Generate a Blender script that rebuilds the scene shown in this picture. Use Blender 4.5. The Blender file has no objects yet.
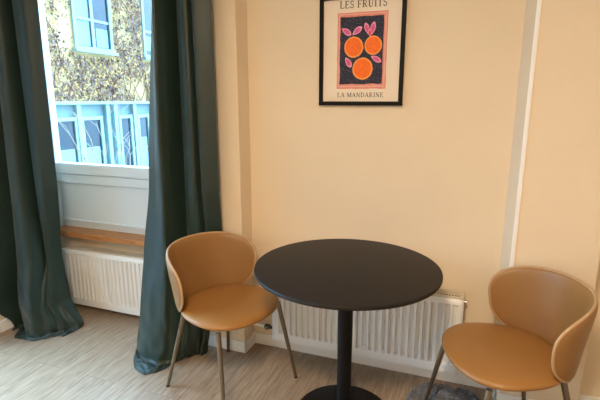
import bpy, bmesh, math, random
from mathutils import Vector, Matrix, noise

S = bpy.context.scene
COL = S.collection
PI = math.pi
rnd = random.Random(7)

# ------------------------------------------------------------------ helpers
def lin(c):
    return tuple(((x/255)/12.92 if x/255 <= .04045 else ((x/255+.055)/1.055)**2.4) for x in c)

def mat(name, rgb, rough=.5, metal=0., noise_amt=0., noise_scale=20., bump=0., bump_scale=200.,
        sheen=0., spec=.5, coat=0.):
    m = bpy.data.materials.new(name); m.use_nodes = True
    nt = m.node_tree; b = nt.nodes['Principled BSDF']
    c = lin(rgb)
    b.inputs['Base Color'].default_value = (*c, 1)
    b.inputs['Roughness'].default_value = rough
    b.inputs['Metallic'].default_value = metal
    b.inputs['Specular IOR Level'].default_value = spec
    b.inputs['Sheen Weight'].default_value = sheen
    b.inputs['Coat Weight'].default_value = coat
    tc = nt.nodes.new('ShaderNodeTexCoord')
    if noise_amt:
        n = nt.nodes.new('ShaderNodeTexNoise'); n.inputs['Scale'].default_value = noise_scale
        n.inputs['Detail'].default_value = 4
        nt.links.new(tc.outputs['Object'], n.inputs['Vector'])
        r = nt.nodes.new('ShaderNodeValToRGB')
        r.color_ramp.elements[0].position = .3; r.color_ramp.elements[1].position = .7
        r.color_ramp.elements[0].color = (*[x*(1-noise_amt) for x in c], 1)
        r.color_ramp.elements[1].color = (*[min(1, x*(1+noise_amt)) for x in c], 1)
        nt.links.new(n.outputs['Fac'], r.inputs['Fac'])
        nt.links.new(r.outputs['Color'], b.inputs['Base Color'])
    if bump:
        n2 = nt.nodes.new('ShaderNodeTexNoise'); n2.inputs['Scale'].default_value = bump_scale
        n2.inputs['Detail'].default_value = 3
        nt.links.new(tc.outputs['Object'], n2.inputs['Vector'])
        bp = nt.nodes.new('ShaderNodeBump'); bp.inputs['Strength'].default_value = bump
        bp.inputs['Distance'].default_value = .002
        nt.links.new(n2.outputs['Fac'], bp.inputs['Height'])
        nt.links.new(bp.outputs['Normal'], b.inputs['Normal'])
    return m

def obj(name, bm, m, parent=None, smooth=False, bevel=0., loc=None, angle=40):
    bmesh.ops.recalc_face_normals(bm, faces=bm.faces)
    me = bpy.data.meshes.new(name); bm.to_mesh(me); bm.free()
    for k in (m if isinstance(m, (list, tuple)) else [m]):
        me.materials.append(k)
    if smooth:
        for p in me.polygons: p.use_smooth = True
        try: me.set_sharp_from_angle(angle=math.radians(angle))
        except Exception: pass
    o = bpy.data.objects.new(name, me); COL.objects.link(o)
    if loc is not None: o.location = loc
    if parent: o.parent = parent
    if bevel:
        b = o.modifiers.new('bevel', 'BEVEL'); b.width = bevel; b.segments = 3
        b.limit_method = 'ANGLE'; b.angle_limit = math.radians(35)
    return o

def tag(o, label=None, cat=None, group=None, kind=None):
    if label: o['label'] = label
    if cat: o['category'] = cat
    if group: o['group'] = group
    if kind: o['kind'] = kind
    return o

def thing(name, label, cat, loc=(0, 0, 0), rz=0., group=None):
    o = bpy.data.objects.new(name, None); COL.objects.link(o)
    o.empty_display_size = .1
    o.location = loc; o.rotation_euler = (0, 0, rz)
    return tag(o, label, cat, group)

def box(bm, x0, x1, y0, y1, z0, z1, mi=0):
    vs = [bm.verts.new((x, y, z)) for x in (x0, x1) for y in (y0, y1) for z in (z0, z1)]
    for f in ((0, 1, 3, 2), (4, 6, 7, 5), (0, 4, 5, 1), (2, 3, 7, 6), (0, 2, 6, 4), (1, 5, 7, 3)):
        bm.faces.new([vs[i] for i in f]).material_index = mi
    return vs

def boxes(*bs):
    bm = bmesh.new()
    for b in bs: box(bm, *b)
    return bm

def tube(bm, pts, r, n=12, caps=True):
    pts = [Vector(p) for p in pts]
    rr = r if isinstance(r, (list, tuple)) else [r]*len(pts)
    rings = []; up = None
    for i, p in enumerate(pts):
        t = (pts[min(i+1, len(pts)-1)] - pts[max(i-1, 0)]).normalized()
        if up is None:
            up = t.orthogonal().normalized()
        else:
            up = (up - t*up.dot(t)); up = up.normalized() if up.length > 1e-6 else t.orthogonal().normalized()
        s = t.cross(up)
        rings.append([bm.verts.new(p + (up*math.cos(2*PI*k/n) + s*math.sin(2*PI*k/n))*rr[i]) for k in range(n)])
    for a, b in zip(rings, rings[1:]):
        for k in range(n):
            bm.faces.new((a[k], a[(k+1) % n], b[(k+1) % n], b[k]))
    if caps:
        bm.faces.new(rings[0]); bm.faces.new(list(reversed(rings[-1])))

def lathe(bm, prof, n=64, c=(0, 0)):
    rings = []
    for r, z in prof:
        if r < 1e-6: rings.append([bm.verts.new((c[0], c[1], z))])
        else: rings.append([bm.verts.new((c[0]+r*math.cos(2*PI*k/n), c[1]+r*math.sin(2*PI*k/n), z)) for k in range(n)])
    for a, b in zip(rings, rings[1:]):
        for k in range(n):
            k2 = (k+1) % n
            if len(a) == 1 and len(b) == 1: continue
            if len(a) == 1: bm.faces.new((a[0], b[k2], b[k]))
            elif len(b) == 1: bm.faces.new((a[k], a[k2], b[0]))
            else: bm.faces.new((a[k], a[k2], b[k2], b[k]))

def catmull(P, n):
    out = []
    m = len(P)
    for i in range(n):
        t = i/(n-1)*(m-1); k = min(int(t), m-2); f = t-k
        p0, p1, p2, p3 = P[max(k-1, 0)], P[k], P[k+1], P[min(k+2, m-1)]
        out.append(tuple(.5*((2*b)+(-a+c)*f+(2*a-5*b+4*c-d)*f*f+(-a+3*b-3*c+d)*f**3)
                         for a, b, c, d in zip(p0, p1, p2, p3)))
    return out

def copy_tree(o, parent=None):
    c = o.copy(); COL.objects.link(c)
    if parent: c.parent = parent
    for ch in list(o.children): copy_tree(ch, c)
    return c

# ------------------------------------------------------------------ camera
cam = bpy.data.cameras.new('camera'); co = bpy.data.objects.new('camera', cam); COL.objects.link(co)
co.location = (0, 0, 1.5)
co.rotation_euler = (math.radians(90-12.4), 0, math.radians(20.4))
cam.sensor_width = 36; cam.lens = 455/600*36; cam.clip_start = .02
S.camera = co

# ------------------------------------------------------------------ materials
M_wall = mat('wall_paint', (226, 209, 182), .75, bump=.15, bump_scale=120, noise_amt=.02, noise_scale=3)
M_ceil = mat('ceiling_paint', (235, 228, 215), .8)
M_base = mat('baseboard_white', (238, 238, 236), .45)
M_white = mat('window_white', (222, 236, 246), .35)  # bluish tint puts the bay's cool daylight into the white
M_rad = mat('radiator_white', (236, 238, 238), .35)
M_grille = mat('radiator_grille', (206, 196, 178), .45)
M_slot = mat('radiator_slot', (60, 52, 44), .7)
M_black = mat('black_powder_coat', (8, 8, 9), .5, spec=.25, bump=.1, bump_scale=500)
M_top = mat('table_top_black', (24, 20, 19), .55, spec=.35, bump=.08, bump_scale=400, noise_amt=.05, noise_scale=60)
M_rim = mat('tan_rim_highlight', (178, 146, 108), .5)
M_leather = mat('tan_leather', (142, 104, 58), .42, bump=.25, bump_scale=260, noise_amt=.05, noise_scale=9)
M_leather2 = mat('tan_leather_seat', (152, 108, 56), .42, bump=.25, bump_scale=260, noise_amt=.05, noise_scale=9)
M_leg = mat('bronze_leg', (128, 116, 98), .36, metal=.85)
M_glide = mat('glide_black', (28, 26, 24), .6)
M_curt = mat('green_curtain', (20, 43, 37), .46, sheen=.1, bump=.2, bump_scale=350, noise_amt=.06, noise_scale=14)
M_frame = mat('poster_frame_black', (9, 8, 9), .55, spec=.2)
M_paper = mat('poster_paper', (232, 218, 198), .7)
M_ink = mat('ink_dark', (62, 56, 58), .8)
M_pink = mat('print_pink', (222, 140, 122), .75, noise_amt=.12, noise_scale=60)
M_pale = mat('print_pale_pink', (226, 172, 160), .75)
M_orange = mat('print_orange', (244, 112, 22), .7, noise_amt=.12, noise_scale=120)
M_orim = mat('print_orange_rim', (246, 160, 84), .7)
M_leaf = mat('print_magenta', (214, 92, 150), .7, noise_amt=.15, noise_scale=90)
M_leaf2 = mat('print_red', (220, 60, 60), .7)
M_leaf3 = mat('print_leaf_light', (238, 160, 190), .7)
M_chrome = mat('chrome', (150, 150, 150), .22, metal=1.)
M_dark = mat('valve_dark', (46, 46, 48), .35)
M_rug = mat('grey_fleece', (126, 130, 138), .95, noise_amt=.3, noise_scale=50)
M_rugback = mat('rug_backing', (60, 60, 64), .95)

def m_navy():
    m = mat('print_navy', (40, 42, 62), .75)
    nt = m.node_tree; b = nt.nodes['Principled BSDF']
    tc = nt.nodes.new('ShaderNodeTexCoord')
    n = nt.nodes.new('ShaderNodeTexVoronoi'); n.inputs['Scale'].default_value = 130
    nt.links.new(tc.outputs['Object'], n.inputs['Vector'])
    r = nt.nodes.new('ShaderNodeValToRGB')
    r.color_ramp.elements[0].position = .16; r.color_ramp.elements[1].position = .3
    r.color_ramp.elements[0].color = (*lin((112, 112, 132)), 1)
    r.color_ramp.elements[1].color = (*lin((38, 40, 60)), 1)
    nt.links.new(n.outputs['Distance'], r.inputs['Fac']); nt.links.new(r.outputs['Color'], b.inputs['Base Color'])
    return m
M_navy = m_navy()

def m_wood(name, a, b2, axis='Y', plank=True):
    m = bpy.data.materials.new(name); m.use_nodes = True
    nt = m.node_tree; b = nt.nodes['Principled BSDF']; L = nt.links.new
    b.inputs['Roughness'].default_value = .38
    tc = nt.nodes.new('ShaderNodeTexCoord')
    mp = nt.nodes.new('ShaderNodeMapping')
    if axis == 'Y': mp.inputs['Rotation'].default_value = (0, 0, PI/2)
    L(tc.outputs['Object'], mp.inputs['Vector'])
    sc = nt.nodes.new('ShaderNodeVectorMath'); sc.operation = 'MULTIPLY'
    sc.inputs[1].default_value = (6.5, 62, 62)
    L(mp.outputs['Vector'], sc.inputs[0])
    br = nt.nodes.new('ShaderNodeTexBrick')
    br.inputs['Scale'].default_value = 1
    br.inputs['Brick Width'].default_value = 1.25; br.inputs['Row Height'].default_value = .19
    br.inputs['Mortar Size'].default_value = .0016; br.inputs['Mortar Smooth'].default_value = .1
    br.inputs['Color1'].default_value = (0, 0, 0, 1); br.inputs['Color2'].default_value = (1, 1, 1, 1)
    br.inputs['Mortar'].default_value = (.5, .5, .5, 1)
    br.offset = .37; br.offset_frequency = 2
    L(mp.outputs['Vector'], br.inputs['Vector'])
    # offset the grain per plank
    ad = nt.nodes.new('ShaderNodeVectorMath'); ad.operation = 'ADD'
    mu = nt.nodes.new('ShaderNodeVectorMath'); mu.operation = 'SCALE'; mu.inputs['Scale'].default_value = 17.
    L(br.outputs['Color'], mu.inputs[0]); L(sc.outputs[0], ad.inputs[0])
    if plank: L(mu.outputs[0], ad.inputs[1])
    n = nt.nodes.new('ShaderNodeTexNoise'); n.inputs['Scale'].default_value = 1.0; n.inputs['Detail'].default_value = 6
    n.inputs['Roughness'].default_value = .62; n.inputs['Distortion'].default_value = .6
    L(ad.outputs[0], n.inputs['Vector'])
    r = nt.nodes.new('ShaderNodeValToRGB')
    r.color_ramp.elements[0].position = .32; r.color_ramp.elements[1].position = .68
    r.color_ramp.elements[0].color = (*lin(a), 1); r.color_ramp.elements[1].color = (*lin(b2), 1)
    L(n.outputs['Fac'], r.inputs['Fac'])
    col = r.outputs['Color']
    if plank:
        hs = nt.nodes.new('ShaderNodeHueSaturation')
        mr = nt.nodes.new('ShaderNodeMapRange'); mr.inputs['To Min'].default_value = .92; mr.inputs['To Max'].default_value = 1.07
        L(br.outputs['Color'], mr.inputs['Value']); L(mr.outputs[0], hs.inputs['Value'])
        L(col, hs.inputs['Color'])
        mx = nt.nodes.new('ShaderNodeMix'); mx.data_type = 'RGBA'
        L(br.outputs['Fac'], mx.inputs['Factor']); L(hs.outputs['Color'], mx.inputs['A'])
        mx.inputs['B'].default_value = (*lin((122, 104, 88)), 1)
        col = mx.outputs['Result']
    L(col, b.inputs['Base Color'])
    bp = nt.nodes.new('ShaderNodeBump'); bp.inputs['Strength'].default_value = .12; bp.inputs['Distance'].default_value = .001
    L(n.outputs['Fac'], bp.inputs['Height']); L(bp.outputs['Normal'], b.inputs['Normal'])
    return m
M_floor = m_wood('laminate_floor', (126, 104, 83), (168, 147, 124))
M_sill = m_wood('wood_sill', (150, 92, 44), (206, 144, 82), axis='X', plank=False)

def m_glass(name, tint=(1, 1, 1)):
    m = bpy.data.materials.new(name); m.use_nodes = True
    nt = m.node_tree; nt.nodes.remove(nt.nodes['Principled BSDF'])
    out = nt.nodes['Material Output']
    t = nt.nodes.new('ShaderNodeBsdfTransparent'); t.inputs['Color'].default_value = (*tint, 1)
    g = nt.nodes.new('ShaderNodeBsdfGlossy'); g.inputs['Roughness'].default_value = .01
    lw = nt.nodes.new('ShaderNodeLayerWeight'); lw.inputs['Blend'].default_value = .5
    pw = nt.nodes.new('ShaderNodeMath'); pw.operation = 'POWER'; pw.inputs[1].default_value = 5
    nt.links.new(lw.outputs['Facing'], pw.inputs[0])
    f = nt.nodes.new('ShaderNodeMapRange'); f.inputs['To Min'].default_value = .03; f.inputs['To Max'].default_value = .9
    nt.links.new(pw.outputs[0], f.inputs['Value'])
    mx = nt.nodes.new('ShaderNodeMixShader')
    nt.links.new(f.outputs[0], mx.inputs[0]); nt.links.new(t.outputs[0], mx.inputs[1]); nt.links.new(g.outputs[0], mx.inputs[2])
    nt.links.new(mx.outputs[0], out.inputs['Surface'])
    return m
M_glass = m_glass('window_glass', (.94, .98, 1.))

# ------------------------------------------------------------------ room shell
YN, YP, YW = 2.365, 2.232, 2.43          # niche wall, pier fronts, window-bay wall
XL, XR, YB, ZC = -2.815, 2.2, -1.3, 2.62
PLx0, PLx1 = -1.46, -1.187              # left pier
PRx0, PRx1 = .222, .575                 # right pier
def struct(name, bm, m, **k):
    o = obj(name, bm, m, **k); o['kind'] = 'structure'; return o

struct('floor', boxes((XL-.12, XR+.12, YB-.12, 2.62, -.1, 0)), M_floor)
struct('ceiling', boxes((XL-.12, XR+.12, YB-.12, 2.62, ZC, ZC+.1)), M_ceil)
W2 = (.0, 1.80, .08, 2.35)               # side window out of frame: y0, y1, z0, z1
struct('wall_left', boxes((XL-.12, XL, YB-.12, W2[0], 0, ZC), (XL-.12, XL, W2[1], 2.44, 0, ZC),
                          (XL-.12, XL, W2[0], W2[1], 0, W2[2]), (XL-.12, XL, W2[0], W2[1], W2[3], ZC)), M_wall)
struct('wall_right', boxes((XR, XR+.12, YB-.12, 2.5, 0, ZC)), M_wall)
struct('wall_rear', boxes((XL, XR, YB-.12, YB, 0, ZC)), M_wall)
struct('wall_back', boxes((PLx1-.1, XR, YN, YN+.15, 0, ZC)), M_wall)
struct('wall_back_pier_left', boxes((PLx0, PLx1, YP, 2.52, 0, ZC)), M_wall, bevel=.006)
bm = bmesh.new()          # its left side splays slightly outwards
vs = box(bm, PRx0, PRx1, YP, YN+.02, 0, ZC)
for v in vs[2:4]: v.co.x -= .040
struct('wall_back_pier_right', bm, M_wall, bevel=.008)
struct('wall_window', boxes((XL-.12, PLx0, YW, 2.52, 0, .545), (XL-.12, PLx0, 2.40, 2.52, 2.36, ZC),
                            (XL-.12, XL-.001, 2.44, 2.52, .545, 2.36)), M_wall)
def baseboard(name, *bs):
    return struct(name, boxes(*bs), M_base, bevel=.004)
H = .075
baseboard('baseboard_back', (PLx1+.013, PRx0-.03, YN-.014, YN, 0, H), (PRx1, XR, YN-.014, YN, 0, H))
baseboard('baseboard_pier_left', (PLx0, PLx1+.013, YP-.011, YP, 0, H), (PLx1, PLx1+.013, YP-.011, YN, 0, H))
baseboard('baseboard_pier_right', (PRx0-.013, PRx1+.013, YP-.011, YP, 0, H), (PRx0-.013, PRx0, YP-.011, YP+.02, 0, H),
          (PRx1, PRx1+.013, YP-.011, YN-.014, 0, H))
baseboard('baseboard_left', (XL, XL+.015, YB, YW, 0, H))
baseboard('baseboard_window', (XL+.015, PLx0, YW-.014, YW, 0, H))
# white strip added for the bright corner highlight on the right pier's left edge
struct('corner_highlight_1', boxes((PRx0-.004, PRx0+.014, YP-.004, YP+.012, H, ZC)), M_base, bevel=.003)

# window_1: frame, sash, lower panel, wooden sill, pane
wx0, wx1 = XL, PLx0
bm = boxes((wx0-.02, wx1, 2.45, 2.515, .915, .982),          # fixed bottom rail
           (wx0-.03, wx0+.008, 2.45, 2.515, .55, 2.36), (wx1-.06, wx1, 2.45, 2.515, .55, 2.36),
           (wx0, wx1, 2.45, 2.515, 2.30, 2.36))
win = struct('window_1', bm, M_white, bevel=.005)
bm = boxes((wx0+.002, wx1-.05, 2.432, 2.49, .985, 1.062), (wx0+.002, wx1-.05, 2.432, 2.49, 2.235, 2.31),
           (wx0-.012, wx0+.022, 2.445, 2.49, 1.062, 2.235), (wx1-.12, wx1-.05, 2.432, 2.49, 1.062, 2.235))
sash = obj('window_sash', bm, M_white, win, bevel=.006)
obj('glass_pane', boxes((wx0+.005, wx1-.1, 2.462, 2.466, 1.05, 2.25)), M_glass, sash)
bm = boxes((wx0-.02, wx1-.05, 2.475, 2.51, .56, .92), (wx0-.02, wx1-.05, 2.462, 2.48, .625, .64))
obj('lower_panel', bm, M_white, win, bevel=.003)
obj('window_sill', boxes((wx0+.002, wx1-.002, 2.345, 2.48, .545, .582)), M_sill, win, bevel=.004)

# window_2: the side window of the left wall, beside the camera
xa, xb = XL-.09, XL-.03
bm = boxes((xa, xb, W2[0], W2[0]+.07, W2[2], W2[3]), (xa, xb, W2[1]-.07, W2[1], W2[2], W2[3]), (xa, xb, W2[0]+.07, W2[1]-.07, W2[2], W2[2]+.08),
           (xa, xb, W2[0]+.07, W2[1]-.07, W2[3]-.08, W2[3]), (xa, xb, .86, .94, W2[2]+.08, W2[3]-.08))
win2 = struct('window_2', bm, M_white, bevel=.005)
obj('glass_pane', boxes((XL-.062, XL-.058, W2[0]+.05, W2[1]-.05, W2[2]+.06, W2[3]-.06)), M_glass, win2)

# ------------------------------------------------------------------ radiators
def make_radiator(name, label, loc, length, group, valve=True):
    # local: x along the wall from 0, front face at y=0 (towards the room is -y), z from the radiator's lower edge
    t = thing(name, label, 'radiator', loc, 0, group)
    Hh, D = .43, .07
    pitch = .0357; n = int((length-.02)/pitch); x0 = (length-n*pitch)/2
    zb, zt = .045, .385
    bm = bmesh.new()
    prof = [(0, .000)]
    # ribbed pressed-steel front: plan profile swept up in z, ribs ending in sloped ends
    xs = []
    for i in range(n):
        a = x0+i*pitch
        xs += [(a+.000, 0), (a+.0125, 0), (a+.0155, .015), (a+.032, .015), (a+.0355, 0)]
    xs = [(0, 0)]+xs+[(length, 0)]
    zrows = [(.0, 0), (zb, 0), (zb+.010, 1), (zt-.01, 1), (zt, 0), (Hh-.012, 0)]
    grid = [[bm.verts.new((x, d*k, z)) for x, d in xs] for z, k in zrows]
    for r0, r1 in zip(grid, grid[1:]):
        for i in range(len(xs)-1):
            bm.faces.new((r0[i], r0[i+1], r1[i+1], r1[i]))
    # lower and upper returns
    low = [bm.verts.new((x, .02, 0)) for x, d in xs]
    for i in range(len(xs)-1): bm.faces.new((low[i], low[i+1], grid[0][i+1], grid[0][i]))
    fp = obj('front_panel', bm, M_rad, t, smooth=True, angle=25)
    so = fp.modifiers.new('thick', 'SOLIDIFY'); so.thickness = .0015; so.offset = 1
    # small slots in a row under the top edge
    bm = bmesh.new()
    k = .03
    while k < length-.03:
        box(bm, k, k+.017, -.0012, .002, .394, .3975); k += .0357
    obj('front_slots', bm, M_slot, t)
    obj('rear_panel', boxes((.01, length-.01, D-.012, D, .0, Hh-.02)), M_rad, t)
    obj('convector_fins', boxes(*[(.03+i*.03, .032+i*.03, .012, D-.013, .03, .37) for i in range(int((length-.06)/.03))]), M_grille, t)
    # top grille: frame with many crosswise bars over a gap darkened by a plate
    bm = boxes((.0, length, -.001, .008, Hh-.014, Hh), (.0, length, D-.008, D+.001, Hh-.014, Hh),
               (.0, .022, .008, D-.008, Hh-.012, Hh), (length-.022, length, .008, D-.008, Hh-.012, Hh))
    k = .03
    while k < length-.028:
        box(bm, k, k+.006, .008, D-.008, Hh-.006, Hh-.002); k += .0145
    box(bm, .02, length-.02, D/2-.003, D/2+.003, Hh-.006, Hh-.001)
    obj('top_grille', bm, M_grille, t)
    obj('grille_shade_plate', boxes((.02, length-.02, .006, D-.008, Hh-.020, Hh-.016)), M_slot, t)  # dark plate added as the shade between the grille bars
    for x in (0, length-.012):
        obj('side_panel', boxes((x-.001 if x == 0 else x, x+.013, .004, D, .004, Hh-.013)), M_rad, t, bevel=.002)
    for x in (.16, length-.18):
        obj('wall_bracket', boxes((x, x+.025, D, D+.0245, .05, .38)), M_grille, t)
    bm = bmesh.new(); tube(bm, [(length+.001, .035, Hh-.035), (length+.012, .035, Hh-.035)], .009)
    obj('bleed_plug', bm, M_chrome, t)
    if valve:
        bm = bmesh.new()
        tube(bm, [(-.002, .036, .052), (-.030, .036, .052)], .010)
        tube(bm, [(-.030, .036, .052), (-.036, .036, .053), (-.062, .036, .054), (-.066, .036, .054)], [.011, .016, .016, .010])
        v = obj('valve', bm, M_dark, t, smooth=True)
        bm = bmesh.new(); tube(bm, [(-.045, .036, .052), (-.045, .012, .052)], [.011, .009])
        obj('valve_cap', bm, M_chrome, v, smooth=True)
        bm = bmesh.new()
        tube(bm, [(-.066, .036, .054), (-.078, .036, .054)], .013)
        tube(bm, [(-.078, .036, .054), (-.1565, .036, .058)], .0085)
        obj('supply_pipe', bm, M_rad, t, smooth=True)
    return t

make_radiator('radiator', 'white ribbed panel radiator on the wall behind the round black table',
              (-1.02, 2.27, .103), 1.052, 'panel radiators')
make_radiator('radiator', 'white ribbed panel radiator under the wooden window sill',
              (-2.70, 2.335, .040), 1.10, 'panel radiators', valve=False)

# ------------------------------------------------------------------ table
t = thing('round_table', 'round black pedestal table between the two tan chairs', 'table', (-.4787, 1.89, 0))
bm = bmesh.new()
lathe(bm, [(0, .751), (.408, .751), (.4145, .753), (.416, .757), (.416, .765), (.4145, .769), (.410, .7705), (0, .7705)], 128)
obj('table_top', bm, M_top, t, smooth=True)
bm = bmesh.new(); lathe(bm, [(0, .02), (.034, .02), (.034, .733), (0, .733)], 40)
obj('pole', bm, M_black, t, smooth=True)
bm = bmesh.new(); lathe(bm, [(0, .733), (.11, .733), (.112, .739), (.112, .751), (0, .751)], 40)
obj('mounting_plate', bm, M_black, t, smooth=True)
bm = bmesh.new()
lathe(bm, [(0, .0), (.226, .0), (.232, .003), (.232, .010), (.225, .014), (.10, .020), (.045, .024), (.040, .036), (0, .036)], 96)
obj('base', bm, M_black, t, smooth=True, angle=50)

# ------------------------------------------------------------------ chairs
def sg(v, e): return math.copysign(abs(v)**e, v)
def make_chair(label):
    t = thing('dining_chair', label, 'chair', (0, 0, 0), 0, 'tan dining chairs')
    # seat: padded disc, facing +x; front half rounder, back half tucked under the backrest
    bm = bmesh.new()
    prof = [(0, .494), (.35, .4935), (.6, .492), (.78, .490), (.9, .4865), (.965, .481), (.995, .475), (1.0, .468), (.985, .460),
            (.94, .453), (.86, .448), (.6, .443), (0, .442)]
    n = 72; rings = []
    for q, z in prof:
        if q == 0: rings.append([bm.verts.new((.03, 0, z))]); continue
        ring = []
        for k in range(n):
            a = 2*PI*k/n; ca, sa = math.cos(a), math.sin(a)
            e = 2/2.25
            rx = .192 if ca > 0 else .272
            x = .078+rx*q*sg(ca, e); y = .250*q*sg(sa, e)
            ring.append(bm.verts.new((x, y, z - .010*max(0, x-.1)/.17*q)))
        rings.append(ring)
    for a, b in zip(rings, rings[1:]):
        for k in range(n):
            k2 = (k+1) % n
            if len(a) == 1: bm.faces.new((a[0], b[k], b[k2]))
            elif len(b) == 1: bm.faces.new((a[k], a[k2], b[0]))
            else: bm.faces.new((a[k], b[k], b[k2], a[k2]))
    obj('seat', bm, M_leather2, t, smooth=True, angle=80)
    # backrest: padded wrap-around shell, petal outline
    R0, ry, s, q_, zc, hz, nn, kk, th = .234, .252, 1.52, .057, .605, .173, 2.65, .588, .026
    bm = bmesh.new(); e = 2/nn; NT = 96
    rhos = [0, .15, .3, .45, .6, .72, .82, .89, .94, .97, .99, 1.0]
    def pt(rho, k, side):
        a = 2*PI*k/NT
        sn = rho*sg(math.sin(a), e)
        ph = s*rho*sg(math.cos(a), e)*(1+q_*sn); z = zc+hz*sn
        w = math.sqrt(max(0, 1-rho**14))*th/2*side
        rr = 1+kk*(z-.6)
        return (-(R0*rr+w)*math.cos(ph), (ry*rr+w)*math.sin(ph), z)
    sides = []
    for side in (1, -1):
        rs = []
        for rho in rhos[:-1] if side < 0 else rhos:
            rs.append([bm.verts.new(pt(rho, k, side)) for k in range(NT)] if rho else [bm.verts.new(pt(0, 0, side))])
        if side < 0: rs.append(sides[0][-1])
        sides.append(rs)
        for a, b in zip(rs, rs[1:]):
            for k in range(NT):
                k2 = (k+1) % NT
                if len(a) == 1: bm.faces.new((a[0], b[k], b[k2]))
                else: bm.faces.new((a[k], b[k], b[k2], a[k2]))
    br = obj('backrest', bm, M_leather, t, smooth=True, angle=180)
    bm = bmesh.new()
    loop = [pt(1.0, k, 0) for k in range(NT)]
    tube(bm, loop+[loop[0]], .006, 8, caps=False)
    obj('rim_highlight', bm, M_rim, br, smooth=True)  # lighter tube puts the rim edge's catch of light into the colour
    # legs: splayed, tapered tubes
    for tx, ty, fx, fy in ((.195, .216, .269, .262), (.195, -.216, .269, -.262), (-.139, .156, -.225, .221), (-.139, -.156, -.225, -.221)):
        d = Vector((fx-tx, fy-ty, -.41)); top = Vector((tx, ty, .41)) - d*(.024/.41)*1.0
        top = Vector((tx, ty, .41)) + (Vector((tx, ty, .41)) - Vector((fx, fy, 0)))*(.037/.41)
        bot = Vector((fx, fy, 0)) + (Vector((tx, ty, .41)) - Vector((fx, fy, 0)))*(.008/.41)
        bm = bmesh.new(); tube(bm, [top, top.lerp(bot, .5), bot], [.0125, .011, .0085], 16)
        lg = obj('leg', bm, M_leg, t, smooth=True)
        bm = bmesh.new(); tube(bm, [bot+(0.0*bot), Vector((fx, fy, 0))], [.0095, .0095], 14)
        obj('glide', bm, M_glide, lg, smooth=True)
    return t
c1 = make_chair('tan leather tub chair in front of the green curtains, left of the table')
c1.location = (-1.141, 1.930, 0); c1.rotation_euler = (0, 0, math.radians(-17.5))
c2 = copy_tree(c1)
c2.location = (.228, 1.922, 0); c2.rotation_euler = (0, 0, math.radians(-157.0))
c2['label'] = 'tan leather tub chair with its front leg on the grey rug, right of the table'

# ------------------------------------------------------------------ curtains
def make_curtain(name, label, rows, seed, hem):
    """rows: list of (z, control points in plan) from the top down"""
    NU, NV = 260, 150
    r2 = random.Random(seed)
    zs = [r[0] for r in rows]
    cps = [r[1] for r in rows]
    bm = bmesh.new(); g = []
    ztop, zbot = zs[0], zs[-1]
    for j in range(NV):
        v = j/(NV-1); v = 1-(1-v)**1.35
        z = ztop+(zbot-ztop)*v
        # interpolate control points smoothly in z
        k = 0
        while k < len(zs)-2 and z < zs[k+1]: k += 1
        f = (zs[k]-z)/(zs[k]-zs[k+1]); f = .7*f+.3*f*f*(3-2*f)
        P = [tuple(a+(b-a)*f for a, b in zip(p, q)) for p, q in zip(cps[k], cps[k+1])]
        line = catmull(P, NU)
        low = max(0, 1-z/.9)
        row = []
        for i, (x, y) in enumerate(line):
            u = i/(NU-1)
            w = noise.noise(Vector((u*9+seed, z*2.2, 0)))*.010*(.35+low*1.3)
            w += noise.noise(Vector((u*14+seed, z*9, 3)))*.006*(.15+low*2.2)
            zz = z
            if z < .16:      # cloth breaking on the floor
                q = 1-z/.16
                zz = max(.006, z + noise.noise(Vector((u*7+seed, z*12, 9)))*.030*q)
            row.append(bm.verts.new((x+w*.6, y-w, zz)))
        g.append(row)
    # puddle: the hem runs out over the floor, ruffled
    for m in range(1, 15):
        row = []
        for i in range(NU):
            u = i/(NU-1); b = g[NV-1][i].co
            l = hem(u)*m/14
            hgt = max(.004, .030*math.sin(PI*m/14*1.0)*(.6+.9*noise.noise(Vector((u*8+seed, 1.5, 0)))) +
                      .012*noise.noise(Vector((u*26+seed, m*.5, 0))))
            dx = .35*noise.noise(Vector((u*6+seed, 4.4, m*.03)))
            row.append(bm.verts.new((b.x+dx*l, b.y-l, min(hgt, .06) if m < 14 else .005)))
        g.append(row)
    for a, b in zip(g, g[1:]):
        for i in range(NU-1): bm.faces.new((a[i], a[i+1], b[i+1], b[i]))
    o = obj(name, bm, M_curt, smooth=True, angle=180)
    so = o.modifiers.new('cloth', 'SOLIDIFY'); so.thickness = .003; so.offset = 0
    return tag(o, label, 'curtain', 'floor-length green curtains')

make_curtain('curtain', 'dark green floor-length curtain left of the window, in the corner', [
    (2.58, [(-2.79, 2.05), (-2.72, 2.14), (-2.655, 2.03), (-2.60, 2.02), (-2.565, 2.13), (-2.53, 2.05), (-2.43, 2.03), (-2.365, 2.08)]),
    (.95, [(-2.79, 1.93), (-2.73, 2.10), (-2.69, 2.00), (-2.58, 1.97), (-2.545, 2.12), (-2.52, 2.04), (-2.46, 2.04), (-2.415, 2.11)]),
    (.50, [(-2.785, 1.86), (-2.735, 2.06), (-2.69, 1.98), (-2.56, 1.95), (-2.545, 2.08), (-2.53, 2.06), (-2.51, 2.08), (-2.49, 2.15)]),
    (.20, [(-2.78, 1.84), (-2.735, 2.02), (-2.67, 1.94), (-2.54, 1.90), (-2.51, 1.96), (-2.48, 2.00), (-2.47, 2.07), (-2.46, 2.15)]),
    (.03, [(-2.76, 1.95), (-2.72, 2.00), (-2.64, 1.94), (-2.52, 1.91), (-2.45, 1.98), (-2.41, 2.03), (-2.38, 2.08), (-2.36, 2.14)])],
    3.3, lambda u: .02+.05*max(0, math.sin(u*9.5-.6))+.03*u)
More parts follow.
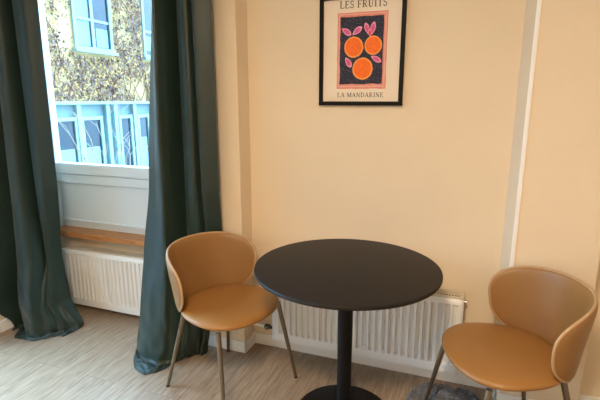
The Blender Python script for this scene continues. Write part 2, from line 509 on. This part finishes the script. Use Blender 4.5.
make_curtain('curtain', 'dark green floor-length curtain right of the window, behind the left chair', [
    (2.58, [(-1.565, 2.13), (-1.55, 2.09), (-1.53, 2.03), (-1.505, 2.07), (-1.465, 2.17), (-1.44, 2.09), (-1.385, 2.08), (-1.375, 2.13), (-1.355, 2.09), (-1.27, 2.13)]),
    (1.0, [(-1.705, 2.10), (-1.63, 2.06), (-1.555, 2.015), (-1.535, 2.06), (-1.50, 2.17), (-1.455, 2.10), (-1.39, 2.09), (-1.38, 2.15), (-1.355, 2.11), (-1.275, 2.15)]),
    (.62, [(-1.75, 2.07), (-1.65, 2.02), (-1.545, 1.99), (-1.53, 2.04), (-1.505, 2.15), (-1.47, 2.14), (-1.41, 2.17), (-1.395, 2.19), (-1.37, 2.185), (-1.29, 2.195)]),
    (.28, [(-1.775, 2.03), (-1.66, 1.97), (-1.56, 1.96), (-1.535, 2.00), (-1.50, 2.07), (-1.48, 2.12), (-1.43, 2.15), (-1.42, 2.18), (-1.405, 2.17), (-1.37, 2.185)]),
    (.03, [(-1.80, 2.00), (-1.69, 1.94), (-1.575, 1.94), (-1.54, 1.98), (-1.51, 2.03), (-1.485, 2.06), (-1.45, 2.10), (-1.435, 2.13), (-1.42, 2.12), (-1.395, 2.15)])],
    8.1, lambda u: .012+.10*max(0, math.sin(min(1, u*2.0)*PI))**.7)
# plain curtain track under the ceiling
tr = obj('curtain_track', boxes((-2.80, -1.24, 2.085, 2.115, 2.575, ZC)), M_base)
tag(tr, 'white curtain track on the ceiling above the green curtains', 'curtain track')

# ------------------------------------------------------------------ poster
PX0, PX1, PZ0, PZ1 = -.766, -.331, 1.472, 2.010
pt_ = thing('framed_poster', 'black framed fruit poster with three oranges on the beige wall', 'poster', (PX0, YN, PZ0))
W_, H_ = PX1-PX0, PZ1-PZ0
fw = .0205
def PL(x, z): return x-PX0, z-PZ0
bm = boxes((0, W_, -.022, 0, 0, fw), (0, W_, -.022, 0, H_-fw, H_), (0, fw, -.022, 0, fw, H_-fw), (W_-fw, W_, -.022, 0, fw, H_-fw))
obj('frame', bm, M_frame, pt_, bevel=.002)
sheet = obj('print', boxes((fw, W_-fw, -.009, -.002, fw, H_-fw)), M_paper, pt_)
DY = -.0091
def poly(bm, pts, lift, mi=0):
    bm.faces.new([bm.verts.new((x, DY-lift, z)) for x, z in pts]).material_index = mi
def wob(pts, amp, seed):
    r = random.Random(seed); return [(x+r.uniform(-amp, amp), z+r.uniform(-amp, amp)) for x, z in pts]
def rect(x0, x1, z0, z1, n=10):
    P = []
    for i in range(n): P.append((x0+(x1-x0)*i/n, z0))
    for i in range(n): P.append((x1, z0+(z1-z0)*i/n))
    for i in range(n): P.append((x1-(x1-x0)*i/n, z1))
    for i in range(n): P.append((x0, z1-(z1-z0)*i/n))
    return P
bx0, bz0 = PL(-.672, 1.556); bx1, bz1 = PL(-.418, 1.926)
bm = bmesh.new()
poly(bm, wob(rect(bx0, bx1, bz0, bz1), .0012, 1), .0002, 0)
poly(bm, wob(rect(bx0+.006, bx1-.006, bz0+.008, bz1-.006), .001, 2), .0005, 1)
poly(bm, wob(rect(bx0+.012, bx1-.013, bz0+.016, bz1-.012), .001, 3), .0008, 0)
obj('border', bm, [M_pink, M_pale], sheet)
ix0, iz0 = PL(-.657, 1.580); ix1, iz1 = PL(-.438, 1.906)
bm = bmesh.new(); poly(bm, wob(rect(ix0, ix1, iz0, iz1), .002, 4), .0011)
obj('dark_ground', bm, M_navy, sheet)
def fruit(cx, cz, r, seed):
    x, z = PL(cx, cz); rr = random.Random(seed)
    bm = bmesh.new()
    ring = lambda q: [(x+q*r*math.cos(a*PI/16)*(1+rr.uniform(-.02, .02)), z+q*r*1.04*math.sin(a*PI/16)*(1+rr.uniform(-.02, .02))) for a in range(32)]
    poly(bm, ring(1.0), .0014+seed*.0002, 1); poly(bm, ring(.87), .0016+seed*.0002, 0)
    obj('orange', bm, [M_orange, M_orim], sheet)
def leaf(cx, cz, ang, ln, wd, seed, core):
    x, z = PL(cx, cz); bm = bmesh.new(); a = math.radians(ang)
    def shape(k):
        P = []
        for i in range(21):
            u = -1+2*i/20; P.append((u*ln*k, wd*k*(1-u*u)**.8*(1+.25*u)))
        for i in range(1, 20):
            u = 1-2*i/20; P.append((u*ln*k, -wd*k*(1-u*u)**.8*(1+.25*u)))
        return [(x+p*math.cos(a)-q*math.sin(a), z+p*math.sin(a)+q*math.cos(a)) for p, q in P]
    poly(bm, shape(1), .0022+seed*.00015, 1); poly(bm, shape(.72), .0024+seed*.00015, 0)
    obj('leaf', bm, [core, M_leaf3], sheet)
fruit(-.586, 1.760, .049, 0); fruit(-.487, 1.766, .044, 1); fruit(-.538, 1.655, .052, 2)
leaf(-.625, 1.836, -35, .030, .014, 0, M_leaf); leaf(-.570, 1.838, 38, .030, .014, 1, M_leaf)
leaf(-.520, 1.846, 108, .030, .012, 2, M_leaf); leaf(-.491, 1.846, 78, .032, .013, 3, M_leaf)
leaf(-.505, 1.824, 95, .018, .008, 4, M_leaf2)
leaf(-.612, 1.687, -58, .029, .014, 5, M_leaf); leaf(-.470, 1.700, -30, .030, .013, 6, M_leaf)

# serif capitals drawn as strokes: (x, z) in a unit cell of height 1
def arc(cx, cz, rx, rz, a0, a1, n=10):
    return [(cx+rx*math.cos(math.radians(a0+(a1-a0)*i/n)), cz+rz*math.sin(math.radians(a0+(a1-a0)*i/n))) for i in range(n+1)]
TK, TN, SF = .15, .07, .06
def serif(x, z, w=.34): return ([(x-w/2, z), (x+w/2, z)], SF)
GL = {
 'L': (.66, [([(.15, 0), (.15, 1)], TK), ([(.05, .03), (.62, .03)], TN), ([(.6, 0), (.62, .25)], TN), serif(.15, .97)]),
 'E': (.68, [([(.15, 0), (.15, 1)], TK), ([(.05, .03), (.6, .03)], TN), ([(.05, .97), (.58, .97)], TN), ([(.15, .52), (.45, .52)], TN),
             ([(.59, 0), (.62, .22)], TN), ([(.57, .8), (.57, 1)], TN), ([(.45, .42), (.45, .62)], SF)]),
 'F': (.62, [([(.15, 0), (.15, 1)], TK), ([(.05, .97), (.58, .97)], TN), ([(.15, .50), (.45, .50)], TN),
             ([(.57, .78), (.57, 1)], TN), ([(.45, .40), (.45, .60)], SF), serif(.15, .03)]),
 'S': (.56, [(arc(.28, .74, .20, .24, 25, 270, 12)+arc(.28, .27, .21, .25, 90, -150, 12), .11), ([(.48, .72), (.48, .98)], SF), ([(.07, .02), (.07, .3)], SF)]),
 'R': (.76, [([(.16, 0), (.16, 1)], TK), ([(.05, .97), (.36, .97)]+arc(.36, .735, .2, .235, 90, -90, 10)+[(.16, .5)], .09),
             ([(.34, .5), (.64, .02)], .13), serif(.16, .03), ([(.58, .03), (.76, .03)], SF)]),
 'U': (.80, [([(.17, 1), (.17, .32)]+arc(.40, .30, .23, .28, 180, 360, 12)[:7], TK), (arc(.40, .30, .23, .28, 270, 360, 8)+[(.63, 1)], TN),
             serif(.17, .97), serif(.63, .97, .26)]),
 'I': (.36, [([(.18, 0), (.18, 1)], TK), serif(.18, .03), serif(.18, .97)]),
 'T': (.70, [([(.35, 0), (.35, 1)], TK), ([(.05, .97), (.65, .97)], TN), ([(.06, .76), (.06, 1)], SF), ([(.64, .76), (.64, 1)], SF), serif(.35, .03)]),
 'A': (.76, [([(.08, 0), (.37, 1)], TN), ([(.36, 1), (.66, 0)], TK), ([(.19, .34), (.55, .34)], TN), serif(.08, .03, .22), serif(.66, .03, .26)]),
 'M': (.96, [([(.12, 0), (.12, 1)], TN), ([(.14, 1), (.47, .06)], TK), ([(.47, .06), (.80, 1)], TN), ([(.82, 0), (.82, 1)], TK), serif(.12, .03, .24),
             serif(.82, .03, .28), serif(.1, .97, .16), serif(.84, .97, .2)]),
 'N': (.80, [([(.13, 0), (.13, 1)], TN), ([(.13, 1), (.66, 0)], TK), ([(.66, 0), (.66, 1)], TN), serif(.13, .03, .24), serif(.66, .97, .24), serif(.1, .97, .16)]),
 'D': (.80, [([(.16, 0), (.16, 1)], TK), ([(.05, .97), (.34, .97)]+arc(.34, .5, .38, .47, 90, -90, 14)+[(.05, .03)], .09), (arc(.34, .5, .37, .45, 45, -45, 8), .13)]),
}
def stroke(bm, P, w, tf):
    L = []; R = []
    for i, p in enumerate(P):
        a = P[max(i-1, 0)]; b = P[min(i+1, len(P)-1)]
        dx, dz = b[0]-a[0], b[1]-a[1]; l = math.hypot(dx, dz) or 1
        nx, nz = -dz/l*w/2, dx/l*w/2
        L.append(tf(p[0]+nx, p[1]+nz)); R.append(tf(p[0]-nx, p[1]-nz))
    for i in range(len(P)-1):
        bm.faces.new([bm.verts.new((q[0], DY-.0004, q[1])) for q in (L[i], L[i+1], R[i+1], R[i])])
def lettering(name, text, x0, x1, zb, cap):
    units = sum((GL[c][0]+.10) if c != ' ' else .42 for c in text)
    k = (x1-x0)/units; cx = 0; bm = bmesh.new()
    for c in text:
        if c == ' ': cx += .42; continue
        for P, w in GL[c][1]:
            stroke(bm, P, w, lambda a, b, cx=cx: (PL(x0, 0)[0]+(cx+a)*k, PL(0, zb)[1]+b*cap))
        cx += GL[c][0]+.10
    obj(name, bm, M_ink, sheet)
lettering('title_lettering', 'LES FRUITS', -.662, -.422, 1.947, .034)
lettering('caption_lettering', 'LA MANDARINE', -.668, -.424, 1.514, .023)

# ------------------------------------------------------------------ rug
rug = thing('rug', 'grey shaggy rug on the floor under the right chair', 'rug', (-.005, 1.78, 0))
def rug_r(a):
    c, d = abs(math.cos(a)), abs(math.sin(a))          # rounded-oblong outline
    return (c**2.8+d**2.8)**(-1/2.8)*(1+.012*math.sin(3*a+1)+.010*math.sin(7*a))
ax_, ay_ = .235, .53
bm = bmesh.new()
lo = [bm.verts.new((ax_*.97*rug_r(k*PI/32)*math.cos(k*PI/32), ay_*.97*rug_r(k*PI/32)*math.sin(k*PI/32), .0)) for k in range(64)]
hi = [bm.verts.new((v.co.x, v.co.y, .006)) for v in lo]
bm.faces.new(hi); bm.faces.new(list(reversed(lo)))
for k in range(64): bm.faces.new((lo[k], lo[(k+1) % 64], hi[(k+1) % 64], hi[k]))
obj('backing', bm, M_rugback, rug)
bm = bmesh.new()
for i in range(22000):
    q = math.sqrt(rnd.random()); a = rnd.uniform(0, 2*PI)
    x, y = ax_*.97*rug_r(a)*q*math.cos(a), ay_*.97*rug_r(a)*q*math.sin(a)
    h = rnd.uniform(.014, .026); la = noise.noise(Vector((x*9, y*9, 0)))*6; ll = rnd.uniform(.004, .018)
    b = Vector((x, y, .005)); tp = b+Vector((math.cos(la)*ll, math.sin(la)*ll, h))
    md = b.lerp(tp, .5)+Vector((0, 0, .005)); s2 = rnd.uniform(0, PI); w = Vector((math.cos(s2), math.sin(s2), 0))*.0022
    v = [bm.verts.new(p) for p in (b-w, b+w, md+w*.8, tp, md-w*.8)]
    bm.faces.new(v)
pile = obj('pile', bm, M_rug, rug); pile['kind'] = 'stuff'

# ------------------------------------------------------------------ outside: courtyard wing opposite the window
M_stone = mat('facade_render', (226, 194, 138), .9, noise_amt=.12, noise_scale=1.5)
M_blue = mat('facade_blue_panel', (128, 156, 162), .7, noise_amt=.08, noise_scale=3)
M_bwhite = mat('facade_frame', (160, 190, 192), .6)
M_pane = mat('facade_glass', (46, 66, 84), .12, noise_amt=.25, noise_scale=2.)
M_sheet = mat('facade_pale_sheet', (150, 176, 190), .8)
M_twig = mat('pale_bark', (176, 168, 152), .8)
M_iv = [mat('ivy_brown', (142, 96, 74), .9), mat('ivy_mauve', (150, 124, 124), .9), mat('ivy_dark', (88, 70, 62), .9), mat('ivy_straw', (224, 184, 120), .9)]
M_ground = mat('courtyard_gravel', (128, 126, 120), .95, noise_amt=.2, noise_scale=6)
FX = -9.
bd = thing('building', 'ivy-clad building with pale blue windows seen through the window', 'building', (FX, 9.5, -3.6))
def bl(*bs):   # world boxes -> building-local
    return boxes(*[(a-FX, b-FX, c-9.5, d-9.5, e+3.6, f+3.6) for a, b, c, d, e, f in bs])
obj('upper_wall', bl((FX-1, FX, 3, 17, 1.43, 6.0)), M_stone, bd)
obj('ledge', bl((FX-.2, FX+.10, 3, 17, 1.39, 1.46)), M_bwhite, bd, bevel=.01)
obj('lower_wall', bl((FX-1, FX-.02, 3, 17, -3.6, 1.39)), M_blue, bd)
def fwin(y0, y1, z0, z1, mull, trans, blind=None, pale_sheet2=None):  # pale sheets: blinds below, whitish reflections painted on the upper panes
    fr = .085
    bs = [(FX-.04, FX+.05, y0-fr, y0, z0-fr, z1+fr), (FX-.04, FX+.05, y1, y1+fr, z0-fr, z1+fr),
          (FX-.04, FX+.05, y0, y1, z0-fr, z0), (FX-.04, FX+.05, y0, y1, z1, z1+fr)]
    for m in mull: bs.append((FX-.04, FX+.04, m-.045, m+.045, z0, z1))
    for m in trans: bs.append((FX-.04, FX+.035, y0, y1, m-.03, m+.03))
    w = obj('window', bl(*bs), M_bwhite, bd)
    obj('pane', bl((FX-.02, FX+.006, y0, y1, z0, z1)), M_pane, w)
    if blind: obj('blind', bl((FX+.006, FX+.012, *blind)), M_sheet, w)
    if pale_sheet2: obj('blind', bl((FX+.006, FX+.012, *pale_sheet2)), M_sheet, w)
    if z0 > 2: obj('sill', bl((FX-.05, FX+.14, y0-.15, y1+.15, z0-fr-.06, z0-fr+.01)), M_bwhite, w)
fwin(8.86, 9.95, 2.78, 4.6, [9.38], [3.42], (8.9, 9.3, 2.8, 4.5), (9.5, 9.9, 2.8, 3.25))
fwin(11.35, 12.4, 2.78, 4.6, [11.88], [3.42], (11.4, 11.8, 2.9, 3.3))
fwin(6.35, 7.4, 2.78, 4.6, [6.88], [3.42])
fwin(13.9, 15.0, 2.78, 4.6, [14.4], [3.42])
for i, (a, b) in enumerate(((5.3, 5.9), (6.35, 6.95), (7.9, 8.52), (8.80, 9.34), (10.10, 10.46), (10.84, 11.2), (11.9, 12.4), (12.9, 13.4))):
    fwin(a, b, -.45, 1.01, [], [], (a+.03, b-.05, -.42, rnd.uniform(.2, .45)) if i not in (4, 7) else None)
# pale mullion posts between the lower windows
for y in (5.0, 6.13, 7.45, 8.66, 9.62, 9.90, 10.65, 11.5, 12.65):
    obj('post', bl((FX-.04, FX+.07, y-.06, y+.06, -.6, 1.39)), M_bwhite, bd)
# ivy on the upper wall
bm = bmesh.new(); n = 0
wins = [(8.72, 10.1, 2.55, 4.8), (11.2, 12.55, 2.55, 4.8), (6.2, 7.55, 2.55, 4.8), (13.75, 15.1, 2.55, 4.8)]
while n < 17000:
    y, z = rnd.uniform(5, 14.5), rnd.uniform(1.46, 5.4)
    if any(a < y < b and c < z < d for a, b, c, d in wins): continue
    dn = noise.noise(Vector((y*1.4, z*1.4, 0)))+.35*noise.noise(Vector((y*4, z*4, 2)))
    if dn < -.5+.4*rnd.random(): continue
    if 8.35 < y < 8.75 and z > 2.4 and rnd.random() < .8: continue
    L_ = rnd.uniform(.02, .055); wd = L_*rnd.uniform(.25, .7); a = rnd.uniform(0, 2*PI)
    c = Vector((FX+rnd.uniform(.015, .07), y, z)); u = Vector((rnd.uniform(-.3, .3), math.cos(a), math.sin(a))).normalized()
    v_ = u.cross(Vector((1, rnd.uniform(-.4, .4), rnd.uniform(-.4, .4)))).normalized()
    f = bm.faces.new([bm.verts.new(p) for p in (c-u*L_, c+v_*wd, c+u*L_, c-v_*wd)])
    f.material_index = rnd.choices((0, 1, 2, 3), (4, 3, 3, 5 if z < 2.6 else 2))[0]
    n += 1
for k in range(60):   # wandering vine stems
    y, z = rnd.uniform(5, 14), 1.47; P = []; a = rnd.uniform(.6, 2.5)
    for s_ in range(rnd.randint(8, 22)):
        P.append((FX+.03, y, z)); a += rnd.uniform(-.4, .4); a = min(2.8, max(.3, a)); y += .17*math.cos(a); z += .17*math.sin(a)
        if any(p < y < q and c_ < z < d_ for p, q, c_, d_ in wins) or z > 5.8: break
    if len(P) > 2: tube(bm, P, .011, 4)
iv = obj('ivy', bm, M_iv); tag(iv, 'dry brown ivy creeping over the facade outside the window', 'ivy', kind='stuff')
# bare tree in the courtyard, thin pale branches before the lower windows
tree = thing('bare_tree', 'leafless tree with thin pale branches outside the window', 'tree', (-6.3, 6.9, -3.6))
def tb(pts, r):
    return [tuple(a-b for a, b in zip(p, (-6.3, 6.9, -3.6))) for p in pts], r
bm = bmesh.new()
tube(bm, *tb([(-6.3, 6.9, -3.6), (-6.28, 6.92, -2.2), (-6.3, 6.9, -1.0), (-6.26, 6.88, -.4)], [.09, .07, .05, .03]), 10)
obj('trunk', bm, M_twig, tree, smooth=True)
for dy, dz, sw in ((-1.25, 1.6, .1), (-.85, 1.75, -.08), (-.45, 1.55, .1), (-.1, 1.95, .12), (.15, 1.9, -.06), (.65, 1.55, .2), (1.0, 1.15, .25), (1.2, .75, .1), (.4, 1.2, -.15)):
    P = []
    for i in range(8):
        f = i/7
        P.append((-6.26+.25*f*sw+.05*math.sin(i*2.1+dy*5), 6.88+dy*f**.85+.05*math.sin(i*1.7+dz*7), -.45+dz*f))
    bm = bmesh.new(); tube(bm, *tb(P, [.015-.0013*i for i in range(8)]), 6)
    for j in (4, 6):
        s0 = P[j]; sd = 1 if (j+int(dy*10)) % 2 else -1
        tube(bm, *tb([s0, (s0[0]+.05, s0[1]+.12*sd, s0[2]+.16), (s0[0]+.07, s0[1]+.30*sd, s0[2]+.28)], [.006, .005, .003]), 5)
    obj('branch', bm, M_twig, tree, smooth=True)
g = obj('ground', boxes((-30, 12, 2.9, 40, -3.8, -3.6)), M_ground); g['kind'] = 'structure'

# ------------------------------------------------------------------ light
SKY_LO, SKY_HI = .85, 33.
w = bpy.data.worlds.new('world'); S.world = w; w.use_nodes = True
wt = w.node_tree; bg = wt.nodes['Background']
bg.inputs['Color'].default_value = (.46, .74, 1.0, 1)
# overcast sky, brighter towards the hidden sun behind the building, darker below the horizon
tcw = wt.nodes.new('ShaderNodeTexCoord')
dt = wt.nodes.new('ShaderNodeVectorMath'); dt.operation = 'DOT_PRODUCT'
dt.inputs[1].default_value = (-.42, .72, .55)
wt.links.new(tcw.outputs['Generated'], dt.inputs[0])
mrw = wt.nodes.new('ShaderNodeMapRange'); mrw.inputs['From Min'].default_value = 0; mrw.inputs['From Max'].default_value = 1
mrw.inputs['To Min'].default_value = SKY_LO; mrw.inputs['To Max'].default_value = SKY_HI
wt.links.new(dt.outputs['Value'], mrw.inputs['Value']); wt.links.new(mrw.outputs[0], bg.inputs['Strength'])
def area(name, loc, size, power, col, rot=(0, 0, 0), shape='DISK'):
    l = bpy.data.lights.new(name, 'AREA'); l.shape = shape; l.size = size; l.energy = power; l.color = col
    o = bpy.data.objects.new(name, l); COL.objects.link(o); o.location = loc; o.rotation_euler = rot
    return o
area('ceiling_lamp', (-.3, -.15, 2.58), .4, 80, (1, .75, .51))
S.view_settings.view_transform = 'Standard'
S.view_settings.look = 'None'
S.view_settings.gamma = 1.
S.view_settings.exposure = .08
S.view_settings.use_curve_mapping = False
